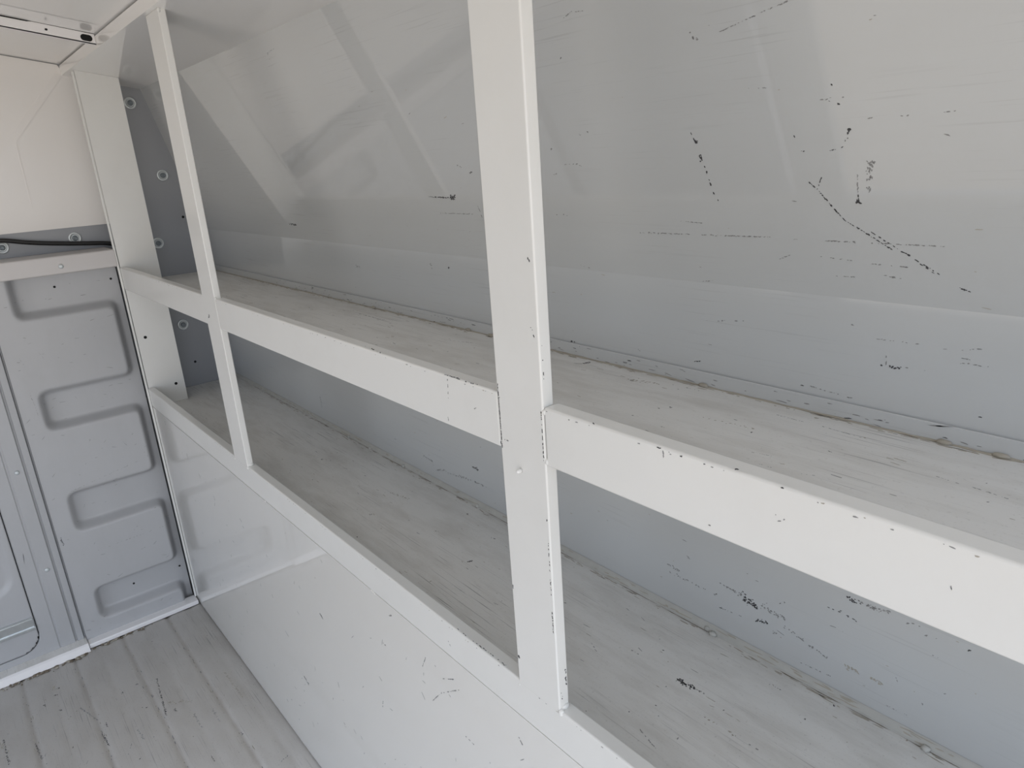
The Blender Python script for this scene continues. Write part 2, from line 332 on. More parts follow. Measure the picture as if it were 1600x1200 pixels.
# ------------------------------------------------------------------ measured wear marks: (surface, tone, width m, density, polyline)
MARKS = [
('wt','k',0.0028,1.20,[(1.807,0.253,1.364),(1.812,0.256,1.353)]),
('wt','k',0.0029,0.50,[(1.814,0.259,1.341),(1.819,0.263,1.326),(1.825,0.269,1.302),(1.832,0.273,1.284)]),
('wt','k',0.0035,1.50,[(1.814,0.259,1.339),(1.816,0.261,1.333)]),
('wt','k',0.0035,1.50,[(1.810,0.255,1.355),(1.813,0.256,1.353)]),
('wt','k',0.0013,0.30,[(1.926,0.260,1.338),(1.945,0.259,1.338)]),
('wt','k',0.0012,0.40,[(1.958,0.260,1.337),(1.974,0.259,1.339),(1.981,0.257,1.348)]),
('wt','k',0.0030,1.20,[(1.981,0.256,1.352),(1.984,0.255,1.355)]),
('wt','k',0.0013,0.50,[(1.928,0.256,1.353),(1.928,0.256,1.351)]),
('wt','k',0.0024,1.60,[(1.988,0.270,1.298),(1.988,0.272,1.288),(1.992,0.273,1.287)]),
('wt','g',0.0012,0.60,[(1.989,0.263,1.324),(1.988,0.270,1.298)]),
('wt','g',0.0060,0.50,[(1.997,0.262,1.327),(2.001,0.263,1.323),(1.998,0.270,1.298)]),
('wt','g',0.0035,0.80,[(1.999,0.263,1.324),(2.004,0.263,1.323)]),
('wt','k',0.0013,1.00,[(1.940,0.267,1.308),(1.948,0.269,1.301),(1.962,0.273,1.284)]),
('wt','k',0.0009,1.00,[(1.962,0.273,1.284),(1.975,0.277,1.270),(1.994,0.280,1.259),(2.021,0.284,1.242)]),
('wt','k',0.0012,0.70,[(1.999,0.279,1.260),(2.032,0.285,1.240)]),
('wt','k',0.0024,0.80,[(2.032,0.285,1.240),(2.048,0.287,1.230),(2.064,0.290,1.219)]),
('wt','k',0.0008,0.80,[(1.953,0.266,1.312),(1.948,0.269,1.301)]),
('wt','k',0.0012,0.80,[(2.078,0.292,1.211),(2.087,0.293,1.208)]),
('wt','k',0.0017,1.50,[(2.081,0.292,1.209),(2.084,0.293,1.209)]),
('wt','g',0.0016,0.90,[(1.707,0.282,1.248),(1.786,0.282,1.249)]),
('wt','g',0.0014,0.90,[(1.802,0.282,1.249),(1.891,0.282,1.250)]),
('wt','g',0.0014,0.60,[(1.915,0.282,1.249),(1.924,0.282,1.249)]),
('wt','g',0.0013,0.90,[(1.951,0.282,1.249),(1.984,0.282,1.249)]),
('wt','g',0.0007,0.60,[(1.996,0.282,1.249),(2.069,0.282,1.249)]),
('wt','g',0.0033,0.25,[(1.818,0.228,1.462),(1.832,0.231,1.451)]),
('wt','g',0.0007,0.70,[(1.856,0.229,1.455),(1.909,0.227,1.465),(1.934,0.226,1.469)]),
('wt','g',0.0007,0.60,[(1.998,0.288,1.228),(2.033,0.288,1.227)]),
('wt','g',0.0008,0.60,[(1.961,0.292,1.212),(1.984,0.291,1.213)]),
('wt','g',0.0012,0.60,[(2.012,0.291,1.217),(2.027,0.291,1.215)]),
('wt','g',0.0010,0.80,[(1.899,0.288,1.226),(1.912,0.287,1.231)]),
('wt','g',0.0009,0.70,[(1.773,0.278,1.265),(1.805,0.279,1.263)]),
('wt','g',0.0008,0.40,[(1.945,0.287,1.232),(1.979,0.287,1.230)]),
('wt','k',0.0024,0.60,[(1.965,0.248,1.381),(1.974,0.249,1.378)]),
('wt','k',0.0012,0.50,[(1.968,0.245,1.396),(1.969,0.245,1.395)]),
('wt','g',0.0012,0.30,[(1.952,0.248,1.383),(1.982,0.248,1.384)]),
('wt','g',0.0017,0.20,[(1.994,0.253,1.363),(2.013,0.253,1.364)]),
('wt','g',0.0011,0.20,[(2.024,0.253,1.363),(2.075,0.253,1.364)]),
('wt','g',0.0013,0.40,[(1.880,0.244,1.401),(1.905,0.244,1.399)]),
('wt','k',0.0027,1.20,[(1.242,0.271,1.293),(1.307,0.271,1.291)]),
('wt','k',0.0053,1.50,[(1.305,0.271,1.291),(1.322,0.271,1.292)]),
('wt','g',0.0017,0.80,[(1.262,0.278,1.265),(1.358,0.278,1.265)]),
('wt','g',0.0023,1.00,[(1.377,0.275,1.278),(1.380,0.281,1.255)]),
('wt','k',0.0047,0.80,[(0.575,0.288,1.226),(0.615,0.289,1.224)]),
('wt','g',0.0030,0.40,[(1.352,0.258,1.343),(1.364,0.259,1.339)]),
('wt','k',0.0030,0.60,[(1.380,0.260,1.334),(1.386,0.261,1.331)]),
('wt','g',0.0009,0.70,[(1.650,0.218,1.502),(1.664,0.217,1.506),(1.682,0.217,1.504)]),
('wt','k',0.0016,0.80,[(1.630,0.228,1.461),(1.637,0.227,1.463)]),
('wt','g',0.0024,0.50,[(1.636,0.251,1.371),(1.640,0.251,1.372)]),
('wt','g',0.0024,0.50,[(1.650,0.250,1.375),(1.653,0.250,1.374)]),
('wt','g',0.0026,0.30,[(1.562,0.255,1.354),(1.581,0.255,1.357)]),
('wt','g',0.0017,0.40,[(1.590,0.260,1.336),(1.621,0.260,1.336),(1.631,0.261,1.332)]),
('wt','g',0.0018,0.70,[(1.570,0.263,1.324),(1.580,0.263,1.324)]),
('wt','g',0.0027,0.30,[(1.556,0.277,1.268),(1.582,0.278,1.267)]),
('wt','g',0.0018,0.30,[(1.581,0.296,1.196),(1.605,0.297,1.192)]),
('wt','g',0.0015,0.60,[(0.819,0.202,1.563),(0.820,0.198,1.577),(0.857,0.198,1.580)]),
('wv','k',0.0032,0.35,[(2.012,0.298,1.124),(2.034,0.298,1.125)]),
('wv','g',0.0025,0.25,[(2.034,0.298,1.125),(2.056,0.298,1.126)]),
('wv','g',0.0008,0.80,[(2.017,0.298,1.136),(2.018,0.298,1.125)]),
('wv','g',0.0018,0.50,[(2.078,0.298,1.144),(2.095,0.298,1.144)]),
('wv','g',0.0012,0.50,[(2.084,0.298,1.139),(2.108,0.298,1.140)]),
('wv','g',0.0012,0.50,[(2.084,0.298,1.152),(2.100,0.298,1.155)]),
('wv','g',0.0023,0.20,[(1.782,0.298,1.140),(1.856,0.298,1.149)]),
('wv','g',0.0020,0.60,[(1.979,0.298,1.162),(1.982,0.298,1.162)]),
('wv','g',0.0029,1.00,[(1.927,0.298,1.085),(1.931,0.298,1.085)]),
('wv','g',0.0010,0.40,[(1.934,0.298,1.086),(1.985,0.298,1.082)]),
('wv','k',0.0015,1.00,[(2.104,0.298,1.090),(2.108,0.298,1.090)]),
('wv','g',0.0023,0.50,[(1.794,0.298,1.190),(1.810,0.298,1.193)]),
('wv','g',0.0018,0.30,[(1.606,0.298,1.066),(1.725,0.298,1.074)]),
('wv','k',0.0025,0.80,[(1.783,0.298,1.086),(1.791,0.298,1.088)]),
('wv','g',0.0013,0.40,[(2.006,0.298,1.150),(2.049,0.298,1.152)]),
('wv','g',0.0018,0.50,[(1.686,0.298,1.087),(1.692,0.298,1.085)]),
('wv','g',0.0036,0.40,[(1.183,0.298,1.169),(1.190,0.298,1.160)]),
('wv','k',0.0035,0.60,[(1.239,0.298,1.166),(1.247,0.298,1.165)]),
('wv','g',0.0042,0.50,[(0.879,0.298,1.143),(0.902,0.298,1.141)]),
('wv','k',0.0039,0.70,[(1.556,0.298,1.078),(1.563,0.298,1.077)]),
('su','k',0.0030,0.80,[(1.813,0.208,1.057),(1.818,0.206,1.057)]),
('su','k',0.0028,0.60,[(1.848,0.151,1.057),(1.852,0.152,1.057)]),
('su','k',0.0056,1.60,[(1.605,0.272,1.057),(1.609,0.283,1.057)]),
('su','b',0.0068,0.35,[(1.704,0.257,1.057),(1.752,0.267,1.057)]),
('su','g',0.0012,0.60,[(1.974,0.136,1.057),(1.991,0.137,1.057)]),
('su','g',0.0013,0.60,[(1.956,0.155,1.057),(1.982,0.162,1.057)]),
('su','g',0.0009,0.90,[(2.104,0.215,1.057),(2.125,0.212,1.057)]),
('su','g',0.0008,0.90,[(2.134,0.213,1.057),(2.164,0.209,1.057)]),
('su','k',0.0017,1.00,[(2.139,0.228,1.057),(2.140,0.229,1.057)]),
('su','k',0.0012,0.60,[(2.011,0.206,1.057),(2.018,0.204,1.057)]),
('su','g',0.0010,0.80,[(1.921,0.262,1.057),(1.953,0.261,1.057)]),
('su','g',0.0009,0.60,[(1.971,0.262,1.057),(2.016,0.258,1.057)]),
('su','g',0.0024,0.30,[(1.765,0.275,1.057),(1.812,0.277,1.057)]),
('su','g',0.0008,0.60,[(2.016,0.142,1.057),(2.029,0.148,1.057)]),
('su','b',0.0042,0.15,[(1.857,0.203,1.057),(1.926,0.211,1.057)]),
('su','g',0.0016,0.70,[(1.306,0.227,1.057),(1.374,0.245,1.057)]),
('su','g',0.0039,0.40,[(0.970,0.244,1.057),(1.076,0.245,1.057)]),
('wl','k',0.0077,0.50,[(1.856,0.306,0.773),(1.885,0.306,0.761)]),
('wl','k',0.0060,0.80,[(1.859,0.306,0.764),(1.878,0.306,0.764)]),
('wl','g',0.0052,0.40,[(1.822,0.306,0.773),(1.859,0.306,0.770)]),
('wl','g',0.0058,0.40,[(1.885,0.306,0.767),(1.922,0.306,0.765)]),
('wl','k',0.0051,0.70,[(1.879,0.307,0.742),(1.897,0.306,0.746)]),
('wl','g',0.0038,0.60,[(1.730,0.306,0.763),(1.755,0.306,0.761)]),
('wl','g',0.0033,0.30,[(1.901,0.307,0.736),(1.916,0.307,0.736)]),
('wl','g',0.0048,0.30,[(1.920,0.306,0.753),(1.978,0.307,0.738)]),
('wl','k',0.0023,0.50,[(1.967,0.305,0.810),(1.992,0.305,0.813),(2.012,0.305,0.808)]),
('wl','k',0.0052,0.70,[(1.997,0.304,0.835),(2.013,0.304,0.835)]),
('wl','g',0.0044,0.70,[(2.013,0.304,0.835),(2.045,0.304,0.839)]),
('wl','g',0.0021,0.50,[(2.063,0.304,0.835),(2.079,0.304,0.839)]),
('wl','k',0.0027,0.60,[(2.121,0.304,0.832),(2.130,0.304,0.836)]),
('wl','g',0.0021,0.40,[(2.083,0.304,0.830),(2.098,0.304,0.833)]),
('wl','b',0.0054,0.80,[(2.000,0.307,0.740),(2.017,0.307,0.740)]),
('wl','b',0.0052,0.60,[(2.031,0.307,0.741),(2.045,0.307,0.740)]),
('wl','g',0.0022,0.60,[(2.058,0.306,0.758),(2.060,0.306,0.754)]),
('wl','g',0.0021,0.40,[(2.087,0.305,0.809),(2.100,0.305,0.809)]),
('wl','k',0.0018,0.80,[(1.823,0.307,0.733),(1.833,0.307,0.734)]),
('wl','g',0.0026,0.30,[(1.834,0.307,0.733),(1.864,0.307,0.737)]),
('wl','k',0.0020,0.60,[(1.910,0.305,0.783),(1.921,0.305,0.791)]),
('wl','g',0.0021,0.50,[(2.108,0.306,0.767),(2.111,0.306,0.767)]),
('wl','g',0.0021,0.50,[(2.088,0.307,0.741),(2.090,0.307,0.736)]),
('wl','g',0.0037,0.20,[(1.729,0.306,0.751),(1.818,0.306,0.751)]),
('wl','g',0.0013,0.50,[(1.944,0.307,0.711),(1.986,0.307,0.714)]),
('wl','g',0.0015,0.40,[(2.048,0.307,0.713),(2.076,0.307,0.715)]),
('wl','g',0.0025,0.30,[(1.878,0.306,0.760),(1.896,0.306,0.777)]),
('wl','g',0.0042,0.70,[(1.064,0.307,0.740),(1.099,0.307,0.737)]),
('wl','g',0.0041,0.50,[(1.108,0.307,0.720),(1.149,0.307,0.731)]),
('wl','k',0.0050,0.90,[(1.249,0.306,0.771),(1.268,0.306,0.770)]),
('wl','g',0.0052,0.40,[(0.554,0.306,0.765),(0.553,0.307,0.731)]),
('wl','g',0.0038,0.30,[(1.202,0.307,0.734),(1.290,0.307,0.741)]),
('wl','g',0.0040,0.30,[(1.155,0.307,0.726),(1.225,0.307,0.737)]),
('sl','k',0.0066,1.10,[(1.839,0.192,0.688),(1.865,0.196,0.688)]),
('sl','g',0.0033,0.50,[(1.865,0.196,0.688),(1.879,0.197,0.688)]),
('sl','k',0.0020,1.00,[(1.849,0.137,0.688),(1.850,0.137,0.688)]),
('sl','k',0.0015,1.00,[(1.985,0.247,0.688),(1.986,0.247,0.688)]),
('sl','g',0.0015,0.80,[(1.862,0.093,0.688),(1.882,0.087,0.688),(1.896,0.084,0.688)]),
('sl','g',0.0022,0.40,[(1.960,0.166,0.688),(1.978,0.168,0.688)]),
('sl','g',0.0013,0.60,[(1.925,0.269,0.688),(1.948,0.271,0.688)]),
('sl','b',0.0046,0.15,[(1.902,0.164,0.688),(1.945,0.166,0.688)]),
('sl','g',0.0046,0.80,[(0.785,0.189,0.688),(0.792,0.190,0.688)]),
('sl','g',0.0038,0.80,[(1.124,0.132,0.688),(1.129,0.134,0.688)]),
('sl','k',0.0039,1.00,[(1.410,0.166,0.688),(1.415,0.174,0.688)]),
('sl','k',0.0036,0.70,[(1.279,0.187,0.688),(1.285,0.189,0.688)]),
('sl','g',0.0035,0.50,[(1.376,0.247,0.688),(1.385,0.247,0.688)]),
('sl','g',0.0038,0.70,[(1.268,0.269,0.688),(1.273,0.273,0.688)]),
('sl','g',0.0013,0.50,[(1.708,0.166,0.688),(1.728,0.157,0.688)]),
('sl','b',0.0067,0.20,[(1.072,0.211,0.688),(1.129,0.224,0.688)]),
('sl','g',0.0018,0.60,[(1.758,0.194,0.688),(1.771,0.194,0.688)]),
('bf','g',0.0009,0.40,[(1.661,0.000,1.117),(1.658,0.000,1.087)]),
('bf','g',0.0015,0.30,[(1.654,0.000,1.068),(1.653,0.000,1.056)]),
('bf','g',0.0010,0.80,[(1.706,0.000,1.087),(1.714,0.000,1.091)]),
('bf','g',0.0007,0.50,[(2.075,0.000,1.095),(2.076,0.000,1.092)]),
('bf','g',0.0006,0.50,[(2.079,0.000,1.089),(2.084,0.000,1.093)]),
('bf','g',0.0008,0.30,[(2.192,0.000,1.089),(2.193,0.000,1.086)]),
('bf','g',0.0010,0.30,[(2.015,0.000,1.062),(2.020,0.000,1.063)]),
('bf','k',0.0010,0.30,[(1.966,0.000,1.115),(1.995,0.000,1.115)]),
('bf','k',0.0011,0.60,[(1.649,0.000,1.118),(1.723,0.000,1.118)]),
('bf','k',0.0018,1.00,[(2.078,0.000,1.116),(2.082,0.000,1.116)]),
('bf','k',0.0014,0.80,[(1.892,0.000,1.118),(1.897,0.000,1.117)]),
('bf','g',0.0006,0.60,[(1.973,0.000,1.113),(1.973,0.000,1.107)]),
('bf','k',0.0017,0.30,[(1.465,0.000,1.121),(1.508,0.000,1.119)]),
('bf','k',0.0010,0.30,[(2.041,0.000,1.119),(2.043,0.000,1.119)]),
('bf','k',0.0024,1.20,[(1.817,0.000,1.263),(1.819,0.000,1.259)]),
('bf','k',0.0018,0.60,[(1.814,0.000,1.196),(1.817,0.000,1.194)]),
('bf','k',0.0012,0.50,[(1.817,0.000,1.190),(1.820,0.000,1.185)]),
('bf','k',0.0022,1.00,[(1.753,0.000,0.884),(1.754,0.000,0.879)]),
('bf','k',0.0031,1.00,[(1.755,0.000,0.788),(1.757,0.000,0.783)]),
('bf','k',0.0017,1.20,[(1.757,0.000,1.115),(1.756,0.000,1.111)]),
('bf','k',0.0011,1.50,[(1.755,0.000,1.127),(1.754,-0.000,1.055)]),
('bf','k',0.0014,1.50,[(1.753,0.000,1.061),(1.755,0.000,1.056)]),
('bf','k',0.0010,0.60,[(1.824,0.000,1.115),(1.825,0.000,1.055)]),
('bf','k',0.0015,1.20,[(1.822,0.000,0.880),(1.822,0.000,0.855)]),
('bf','k',0.0011,0.30,[(1.822,0.000,1.002),(1.822,0.000,0.902)]),
('bf','g',0.0014,0.30,[(1.754,0.000,1.066),(1.772,0.000,1.066)]),
('bf','k',0.0040,0.60,[(0.787,0.000,1.078),(0.774,0.000,1.069)]),
('ps','k',0.0025,1.20,[(1.825,0.011,0.802),(1.825,0.012,0.778)]),
('ps','k',0.0018,0.30,[(1.825,0.002,0.777),(1.825,0.005,0.761)]),
('ps','k',0.0009,0.30,[(1.825,-0.001,1.180),(1.825,-0.002,1.142)]),
('bf','g',0.0031,0.90,[(1.119,0.000,0.521),(1.133,0.000,0.512)]),
('bf','g',0.0030,0.90,[(1.427,0.000,0.671),(1.432,-0.000,0.676)]),
('bf','g',0.0036,0.70,[(0.952,0.000,0.267),(0.977,0.000,0.259)]),
('bf','g',0.0012,0.50,[(1.529,-0.000,0.655),(1.511,0.000,0.623)]),
('bf','g',0.0011,0.50,[(1.530,0.000,0.573),(1.562,0.000,0.609),(1.613,0.000,0.646)]),
('bf','g',0.0011,0.50,[(1.567,0.000,0.637),(1.605,0.000,0.659)]),
('bf','g',0.0012,0.70,[(1.743,0.000,0.655),(1.751,0.000,0.644)]),
('bf','g',0.0016,0.50,[(1.353,0.000,0.459),(1.349,0.000,0.442)]),
('bf','g',0.0011,0.40,[(1.612,0.000,0.567),(1.635,0.000,0.566)]),
('bf','g',0.0018,0.50,[(1.151,0.000,0.272),(1.156,0.000,0.263)]),
('bf','g',0.0021,0.30,[(1.380,0.000,0.597),(1.402,0.000,0.600)]),
('bf','g',0.0023,0.50,[(0.546,0.000,0.410),(0.552,0.000,0.403)]),
('bf','g',0.0012,0.60,[(1.597,0.000,0.720),(1.602,0.000,0.713)]),
('bf','k',0.0025,0.30,[(1.346,0.000,0.756),(1.429,0.000,0.755)]),
('bf','k',0.0021,0.35,[(1.625,0.000,0.753),(1.740,0.000,0.756)]),
('bf','k',0.0016,0.50,[(1.917,0.000,0.755),(1.934,0.000,0.752)]),
('bf','k',0.0028,0.40,[(1.227,0.000,0.755),(1.239,0.000,0.753)]),
('bf','g',0.0008,0.40,[(1.851,0.000,0.760),(1.876,0.000,0.759)]),
('fl','k',0.0042,0.60,[(0.409,-0.358,0.000),(0.428,-0.358,0.000)]),
('fl','k',0.0054,0.90,[(0.157,-0.432,0.000),(0.164,-0.431,-0.000)]),
('fl','k',0.0054,0.70,[(0.184,-0.444,0.000),(0.190,-0.441,0.000)]),
('fl','b',0.0091,0.50,[(0.141,-0.444,0.000),(0.159,-0.440,-0.000)]),
('fl','k',0.0052,0.70,[(0.261,-0.444,0.000),(0.269,-0.442,0.000)]),
('fl','k',0.0044,0.70,[(0.211,-0.475,0.000),(0.218,-0.471,0.000)]),
('fl','g',0.0034,0.80,[(0.296,-0.400,0.000),(0.379,-0.373,0.000)]),
('fl','k',0.0039,0.60,[(0.427,-0.374,0.000),(0.504,-0.369,0.000)]),
('fl','k',0.0054,0.70,[(0.309,-0.299,0.000),(0.318,-0.297,0.000)]),
('fl','k',0.0054,0.70,[(0.305,-0.260,0.000),(0.311,-0.258,0.000)]),
('fl','k',0.0035,0.50,[(0.416,-0.272,0.000),(0.432,-0.258,0.000)]),
('fl','k',0.0051,0.50,[(0.485,-0.207,0.000),(0.502,-0.205,0.000)]),
('fl','k',0.0042,0.50,[(0.322,-0.210,0.000),(0.498,-0.230,0.000)]),
('fl','g',0.0034,0.50,[(0.543,-0.172,0.000),(0.608,-0.172,0.000)]),
('fl','g',0.0023,0.70,[(0.531,-0.320,0.000),(0.572,-0.339,0.000)]),
('fl','g',0.0049,0.40,[(0.497,-0.300,0.000),(0.545,-0.296,0.000)]),
('fl','k',0.0049,0.70,[(0.439,-0.441,0.000),(0.444,-0.439,0.000)]),
('fl','b',0.0104,0.40,[(0.449,-0.214,0.000),(0.489,-0.161,0.000)]),
('fl','b',0.0098,0.40,[(0.288,-0.582,0.000),(0.342,-0.570,0.000)]),
('fl','k',0.0039,0.60,[(0.355,-0.512,0.000),(0.430,-0.507,0.000)]),
('fl','k',0.0039,0.50,[(0.281,-0.574,0.000),(0.395,-0.572,0.000)]),
('fl','g',0.0051,0.30,[(0.552,-0.130,0.000),(0.630,-0.130,0.000)]),
('fl','k',0.0039,0.50,[(0.696,-0.102,0.000),(0.709,-0.100,0.000)]),
('fl','k',0.0047,0.60,[(0.602,-0.321,0.000),(0.607,-0.319,0.000)]),
('fl','k',0.0031,0.50,[(0.721,-0.184,0.000),(0.749,-0.183,0.000)]),
('fl','g',0.0031,0.50,[(0.863,-0.062,0.000),(0.855,-0.042,0.000)]),
('fl','b',0.0054,0.40,[(0.434,-0.056,0.000),(0.577,-0.053,0.000)]),
('pn','g',0.0027,0.80,[(-0.005,-0.100,0.605),(-0.005,-0.092,0.590)]),
('pn','g',0.0027,0.80,[(-0.005,-0.242,0.423),(-0.005,-0.235,0.433)]),
('pn','k',0.0045,0.60,[(-0.005,-0.320,0.369),(-0.005,-0.316,0.342)]),
('pn','g',0.0023,0.40,[(-0.005,-0.264,0.499),(-0.005,-0.074,0.533)]),
('pn','g',0.0024,0.30,[(-0.005,-0.242,0.292),(-0.005,-0.038,0.297)]),
('pn','g',0.0021,0.40,[(-0.005,-0.294,0.912),(-0.005,-0.286,0.883)]),
('pn','g',0.0021,0.50,[(-0.005,-0.293,0.820),(-0.005,-0.288,0.742)]),
('pn','g',0.0024,0.50,[(-0.005,-0.430,0.389),(-0.005,-0.422,0.350),(-0.005,-0.429,0.321)]),
('pn','g',0.0021,0.40,[(-0.005,-0.247,0.920),(-0.005,-0.237,0.895)]),
]


N_WT = Vector((0, -0.4209, -0.1076)).normalized()
N_WL = Vector((0, -0.367, -0.0102)).normalized()
NORMALS = {'wt': N_WT, 'wv': Vector((0, -1, 0)), 'wl': N_WL, 'su': Vector((0, 0, 1)), 'sl': Vector((0, 0, 1)),
           'bf': Vector((0, -1, 0)), 'ps': Vector((1, 0, 0)), 'fl': Vector((0, 0, 1)), 'pn': Vector((1, 0, 0))}
TONE = {'k': 1, 'g': 2, 'b': 3}
def add_marks(mb, surf, accept=lambda p: True, z=None, project=None):
    rnd = random.Random(sum(ord(ch) for ch in surf) * 7)
    n = NORMALS[surf]
    for s, tone, w, dens, pts in MARKS:
        if s != surf or not accept(pts[0]): continue
        P = [Vector(p) for p in pts]
        for a, b in zip(P, P[1:]):
            d = b - a; ln = max(d.length, 1e-4); dn = d / ln if d.length > 1e-6 else n.orthogonal().normalized()
            thin = w < 0.003
            sz = max(w * 0.33, 0.0006) if thin else max(0.0010, w * 0.17)
            if thin: cnt = min(150, max(2, int(ln / (sz * 2.5) * dens)))
            else: cnt = min(170, max(4, int(max(ln, w) * w * 1.1 / (sz * sz * 3.2) * dens)))
            side = n.cross(dn)
            for i in range(cnt):
                t = rnd.random()
                off = 0 if thin else rnd.gauss(0, 0.28) * w
                if thin: off = rnd.gauss(0, 0.22) * w
                c = a + d * t + side * off
                if project: c = project(c)
                ang = rnd.gauss(0, 0.15 if thin else 0.5)
                mb.flake(c, n, sz * (0.4 + 0.8 * rnd.random()), ang, (2.2 if thin else 1.5) * (0.7 + 0.8 * rnd.random()), rnd, TONE[tone], ref=dn)

# ================================================================== THE VAN BODY
X_BACK = -0.138
D_UP, Z_BEND = 0.2976, 1.189
CEIL_K = 0.179                       # fall of the roof towards the side
def ceil_z(y): return 1.6438 - CEIL_K * y
def roof_z(y):
    if y < -0.86: y = -1.72 - y
    return 1.6735 - 0.172 * (y + 0.008)

# --- floor: pressed ribs running along the body
def floor_profile():
    pts = []
    y = -1.72
    pitch = 0.135
    ys = np.arange(-1.72, 0.0005, 0.0025)
    for y in ys:
        ph = ((y + 0.105) / pitch) % 1.0        # 0 at a valley line
        d = min(ph, 1 - ph) * pitch
        h = 0.0
        h -= 0.0034 * math.exp(-(d / 0.0085) ** 2)              # deep valley
        d2 = abs(ph - 0.5) * pitch
        h -= 0.0016 * math.exp(-(d2 / 0.011) ** 2)               # shallow step half way
        pts.append((float(y), h))
    return pts
def floor_z(y):
    ph = ((y + 0.105) / 0.135) % 1.0
    d = min(ph, 1 - ph) * 0.135
    return -0.0034 * math.exp(-(d / 0.0085) ** 2) - 0.0016 * math.exp(-(abs(ph - 0.5) * 0.135 / 0.011) ** 2)
mb = MB()
top = floor_profile()
prof = top + [(0.34, 0.0), (0.34, -0.03), (-1.72, -0.03)]
mb.prism_x(prof, -0.16, X_REAR, smooth=False)
for f in mb.bm.faces:
    if len(f.verts) == 4: f.smooth = True
rnd = random.Random(5)
add_marks(mb, 'fl', project=lambda p: Vector((p.x, p.y, floor_z(p.y))))
for i in range(260):                               # grit and hair-like scratches
    x = rnd.uniform(0.03, 2.2); y = rnd.uniform(-0.75, -0.01)
    if rnd.random() < 0.3:
        mb.flake((x, y, floor_z(y)), (0, 0, 1), 0.0004, rnd.gauss(0, 0.5), rnd.uniform(6, 18), rnd, 2, ref=(1, 0, 0))
    else:
        mb.flake((x, y, floor_z(y)), (0, 0, 1), rnd.uniform(0.0005, 0.0019), rnd.uniform(0, 3), rnd.uniform(1, 2), rnd, rnd.choice((1, 2, 3, 3)), ref=(1, 0, 0))
for yv in (-0.105, -0.24, -0.375, -0.51):          # dirt caught in the valleys
    for i in range(46):
        x = rnd.uniform(0.05, 1.4); y = yv + rnd.gauss(0, 0.004)
        mb.flake((x, y, floor_z(y)), (0, 0, 1), rnd.uniform(0.0006, 0.0018), 0, rnd.uniform(1.5, 7), rnd, rnd.choice((2, 3, 3)), ref=(1, 0, 0))
floor = tag(mb.build('floor', [M_floor, M_black, M_gscuff, M_brown]), 'dirty off-white ribbed metal van floor', kind='structure')

# --- outer side wall behind the shelves: upright below, leaning in above the crease
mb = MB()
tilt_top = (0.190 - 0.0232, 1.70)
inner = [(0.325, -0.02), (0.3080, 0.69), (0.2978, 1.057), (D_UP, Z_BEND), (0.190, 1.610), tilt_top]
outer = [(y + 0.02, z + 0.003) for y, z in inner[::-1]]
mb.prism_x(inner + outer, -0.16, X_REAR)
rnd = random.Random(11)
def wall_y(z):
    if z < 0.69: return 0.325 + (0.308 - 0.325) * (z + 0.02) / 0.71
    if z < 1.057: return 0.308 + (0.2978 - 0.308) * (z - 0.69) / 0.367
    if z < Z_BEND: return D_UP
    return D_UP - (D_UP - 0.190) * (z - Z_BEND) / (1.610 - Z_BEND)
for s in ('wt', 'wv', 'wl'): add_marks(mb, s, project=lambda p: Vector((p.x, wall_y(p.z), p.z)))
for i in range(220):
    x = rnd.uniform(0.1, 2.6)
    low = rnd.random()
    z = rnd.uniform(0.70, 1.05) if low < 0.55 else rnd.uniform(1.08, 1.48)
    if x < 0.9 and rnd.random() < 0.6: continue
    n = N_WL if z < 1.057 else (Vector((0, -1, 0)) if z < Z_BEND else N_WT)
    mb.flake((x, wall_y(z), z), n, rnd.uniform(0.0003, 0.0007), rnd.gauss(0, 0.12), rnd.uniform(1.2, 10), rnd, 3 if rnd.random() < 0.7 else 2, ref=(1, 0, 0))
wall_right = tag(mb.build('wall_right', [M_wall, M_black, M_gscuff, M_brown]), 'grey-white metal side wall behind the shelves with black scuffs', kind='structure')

# --- cab end wall (recessed grey sheet) with its pale liner and bolts
mb = MB()
mb.box((X_BACK - 0.02, -1.74, -0.02), (X_BACK, 0.33, 1.98))
wall_front = tag(mb.build('wall_front', M_cabgrey), 'recessed grey cab end wall with washers', kind='structure')
mb = MB()
xl = X_BACK
liner = [(xl, 0.030, 1.2355), (xl, 0.030, 1.640), (xl, 0.0, 1.645), (xl, -0.012, 1.672), (xl, -0.86, 1.818), (xl, -1.70, 1.672), (xl, -1.70, 1.2355)]
mb.prism(liner, (0.004, 0, 0))
# pressed band running down from the corner, then straight down
mb.prism([(xl + 0.004, -0.0241, 1.6499), (xl + 0.004, -0.1523, 1.5029), (xl + 0.004, -0.1545, 1.4748), (xl + 0.004, -0.0092, 1.6401)], (0.0016, 0, 0))
mb.prism([(xl + 0.004, -0.1545, 1.4748), (xl + 0.004, -0.1575, 1.4748), (xl + 0.004, -0.1585, 1.30), (xl + 0.004, -0.1565, 1.30)], (0.0010, 0, 0))
mb.build('liner_panel', M_liner, wall_front)
def make_bolt(p, r=0.017):
    b = MB()
    b.lathe([(r, 0), (r, 0.0022), (r * 0.93, 0.003), (r * 0.60, 0.003), (r * 0.60, 0.0018)], p, (1, 0, 0), 28)
    o = b.build('bolt', M_zinc, None, origin=p)
    o.parent = wall_front
    h = MB()
    q = Vector(p) + Vector((0.0018, 0, 0))
    h.lathe([(r * 0.46, 0), (r * 0.46, 0.004), (r * 0.38, 0.006), (r * 0.2, 0.0063), (r * 0.2, 0.003)], q, (1, 0, 0), 20)
    ho = h.build('bolt_head', M_zincdark, o)
    return o, ho
